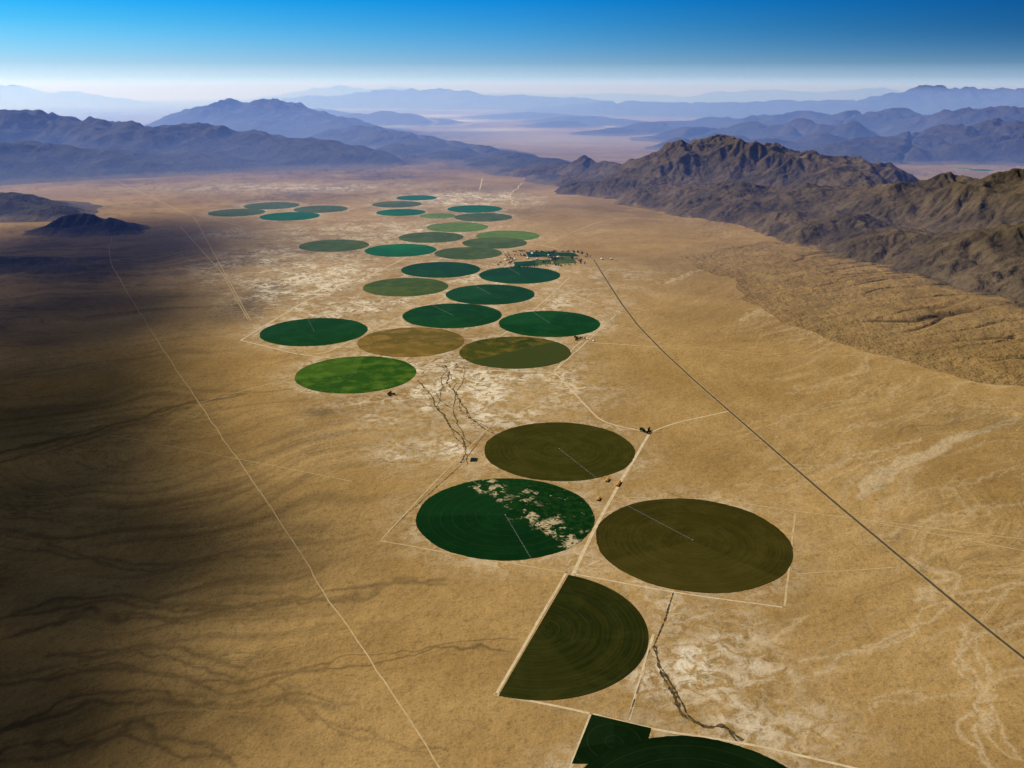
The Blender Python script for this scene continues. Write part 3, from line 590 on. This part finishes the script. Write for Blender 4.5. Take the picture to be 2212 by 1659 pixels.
def tree_mesh(seed,hh_,rr):
    r=random.Random(seed); V=[];Fc=[];fm=[]
    n=7
    for k,(z,ra) in enumerate([(-.5,.45),(hh_*.3,.3),(hh_*.65,.15)]):
        for j in range(n): a=2*math.pi*j/n; V.append((ra*math.cos(a)+.1*k,ra*math.sin(a),z))
    for k in range(2):
        for j in range(n): Fc.append((k*n+j,k*n+(j+1)%n,(k+1)*n+(j+1)%n,(k+1)*n+j)); fm.append(1)
    for _ in range(230):
        t=r.random(); z=hh_*(.22+.78*t); R_=rr*math.sqrt(max(0.03,1-(2*t-.9)**2*.9))*(.55+.45*r.random()); a=r.random()*6.283
        c=Vector((R_*math.cos(a)*(1+.25*math.sin(3*a+seed)),R_*math.sin(a),z)); s=r.uniform(.5,1.15)
        d1=Vector((r.gauss(0,1),r.gauss(0,1),r.gauss(0,1))).normalized(); d2=d1.cross(Vector((r.gauss(0,1),r.gauss(0,1),r.gauss(0,1)))).normalized()
        k=len(V); V+=[tuple(c+d1*s),tuple(c+d2*s),tuple(c-d1*s*.8),tuple(c-d2*s*1.1)]; Fc.append((k,k+1,k+2,k+3)); fm.append(0)
    return py_mesh('tree',V,Fc,[M_leaf,M_bark],fm)
TM=[tree_mesh(1,11,4.5),tree_mesh(2,14,5),tree_mesh(3,9,4.2)]
def tree(u,v,j,label="leafy dark green shade tree by the farm buildings",grp='trees around the farmsteads'):
    x,y=gp(u,v); x+=random.uniform(-j,j); y+=random.uniform(-j,j)
    o=bpy.data.objects.new('tree',random.choice(TM)); s=random.uniform(1.0,1.7); o.scale=(s,s,s*random.uniform(.9,1.1)); o.rotation_euler=(0,0,random.random()*6.28); o.location=(x,y,-drop(x,y)+.1)
    COL.objects.link(o); tag(o,label,'tree',group=grp)
for _ in range(14): tree(1394,933,28)
for _ in range(14): tree(1252,733,45)
for _ in range(10): tree(845,852,28,"scrubby dark tree at the field edge")
for (a,b,c_,d_,n) in [(1105,543,1250,545,56),(1250,545,1272,556,18),(1100,578,1250,573,30),(1110,550,1215,560,50),(1090,545,1110,570,26),(1238,556,1262,572,22),(1165,570,1205,560,20),(1190,545,1200,572,18)]:
    for _ in range(n):
        t=random.random(); tree(a+(c_-a)*t,b+(d_-b)*t,34)
def pivot(xc,yc,R,ang):
    e=bpy.data.objects.new('irrigation_pivot',None); e.location=(xc,yc,-drop(xc,yc)+1.1); e.rotation_euler=(0,0,ang); COL.objects.link(e); e.empty_display_size=5
    tag(e,"long centre-pivot sprinkler boom on wheeled towers",'irrigation sprinkler',group='centre-pivot sprinklers in the fields')
    ns=8; sp_=R*.985/ns
    V=[];Fc=[]
    for k in range(ns):
        for s in range(8):
            xa=k*sp_+s*sp_/8; xb=xa+sp_/8; za=3.6+1.1*math.sin(math.pi*s/8); zb=3.6+1.1*math.sin(math.pi*(s+1)/8)
            for w0,w1,dz in ((-.2,.2,0),(-1.3,-1.22,-1.1),(1.22,1.3,-1.1)):
                kk=len(V); V+=[(xa,w0,za+dz),(xa,w1,za+dz),(xb,w1,zb+dz),(xb,w0,zb+dz),(xa,w0,za+dz+.3),(xa,w1,za+dz+.3),(xb,w1,zb+dz+.3),(xb,w0,zb+dz+.3)]
                Fc+=[tuple(i+kk for i in q) for q in [(0,3,2,1),(4,5,6,7),(0,1,5,4),(1,2,6,5),(2,3,7,6),(3,0,4,7)]]
    child(bpy.data.objects.new('boom',py_mesh('boom',V,Fc,[M_grey])),e,0)
    child(bpy.data.objects.new('pivot_tower',boxes('pivot_tower',[(-2,-1.6,-2,-1.6,-.5,4),(1.6,2,-2,-1.6,-.5,4),(-2,-1.6,1.6,2,-.5,4),(1.6,2,1.6,2,-.5,4),(-2.2,2.2,-2.2,2.2,4.01,4.6)],M_grey)),e,0)
    for k in range(1,ns+1):
        x=k*sp_
        tw=bpy.data.objects.new('wheel_tower',boxes('wheel_tower',[(x-.2,x+.2,-2.6,-2.2,.5,3.4),(x-.2,x+.2,2.2,2.6,.5,3.4),(x-.25,x+.25,-2.6,2.6,.3,.55)],M_grey)); child(tw,e,0)
        for s in (-1,1):
            vv=[];ff=[]
            for j in range(12):
                a=2*math.pi*j/12; vv+=[(x+.8*math.cos(a),s*2.4-.2,.6+.8*math.sin(a)),(x+.8*math.cos(a),s*2.4+.2,.6+.8*math.sin(a))]
            for j in range(12): a=2*j;b=2*((j+1)%12); ff.append((a,b,b+1,a+1))
            ff.append(tuple(range(0,24,2))); ff.append(tuple(range(1,24,2))[::-1])
            child(bpy.data.objects.new('wheel',py_mesh('wheel',vv,ff,[M_tyre])),tw,0)
angs=[-1.15,-1.30,2.2,-1.9,1.9,.4,.95,1.9,2.1,0.3,2.0,1.9]
for (f,a) in zip(FIELDS[:12],angs): pivot(f[0],f[1],f[2],a)
# ---------------------------------------------------------------- clouds (outside the view, shading the western fan)
cm=bpy.data.materials.new('thin_cloud'); cm.use_nodes=True; t=cm.node_tree; t.nodes.clear()
o_=t.nodes.new('ShaderNodeOutputMaterial'); mx=t.nodes.new('ShaderNodeMixShader'); tr=t.nodes.new('ShaderNodeBsdfTransparent'); df=t.nodes.new('ShaderNodeBsdfDiffuse'); df.inputs[0].default_value=(.85,.85,.85,1)
tco=t.nodes.new('ShaderNodeTexCoord'); vl=t.nodes.new('ShaderNodeVectorMath'); vl.operation='LENGTH'; t.links.new(tco.outputs['Object'],vl.inputs[0])
nz=t.nodes.new('ShaderNodeTexNoise'); nz.inputs['Scale'].default_value=1.2; nz.inputs['Detail'].default_value=3; t.links.new(tco.outputs['Object'],nz.inputs['Vector'])
m1=t.nodes.new('ShaderNodeMath'); m1.operation='MULTIPLY_ADD'; m1.inputs[1].default_value=-0.3; t.links.new(nz.outputs['Fac'],m1.inputs[0]); t.links.new(vl.outputs['Value'],m1.inputs[2])
mr=t.nodes.new('ShaderNodeMapRange'); mr.interpolation_type='SMOOTHSTEP'; mr.inputs[1].default_value=.84; mr.inputs[2].default_value=.12; mr.inputs[4].default_value=.90; t.links.new(m1.outputs[0],mr.inputs[0])
t.links.new(mr.outputs[0],mx.inputs[0]); t.links.new(tr.outputs[0],mx.inputs[1]); t.links.new(df.outputs[0],mx.inputs[2]); t.links.new(mx.outputs[0],o_.inputs[0])
hc=6000.0; ox=S.x/S.z*hc; oy=S.y/S.z*hc
for (x0,y0,rx,ry) in [(-4700,10200,3000,3600),(-3600,7200,2000,2100),(-3000,5400,1600,1500),(-2500,4300,1500,1200),(-1900,3350,1600,1050),(-1800,2300,1300,1050)]:
    V=[];Fc=[]; n=24
    for i in range(n+1):
        for j in range(n+1):
            a=-1+2*i/n; b=-1+2*j/n; V.append((a,b,.10*(1-a*a)*(1-b*b)))
    for i in range(n):
        for j in range(n): k=i*(n+1)+j; Fc.append((k,k+n+1,k+n+2,k+1))
    o=bpy.data.objects.new('cloud',py_mesh('cloud',V,Fc,[cm],smooth=True)); o.location=(x0+ox,y0+oy,hc+x0*.02); o.scale=(rx,ry,1500); COL.objects.link(o)
    tag(o,"thin grey-white cloud drifting above the desert fan",'cloud')
SC.view_settings.view_transform='Standard'; SC.view_settings.look='None'; SC.view_settings.exposure=0
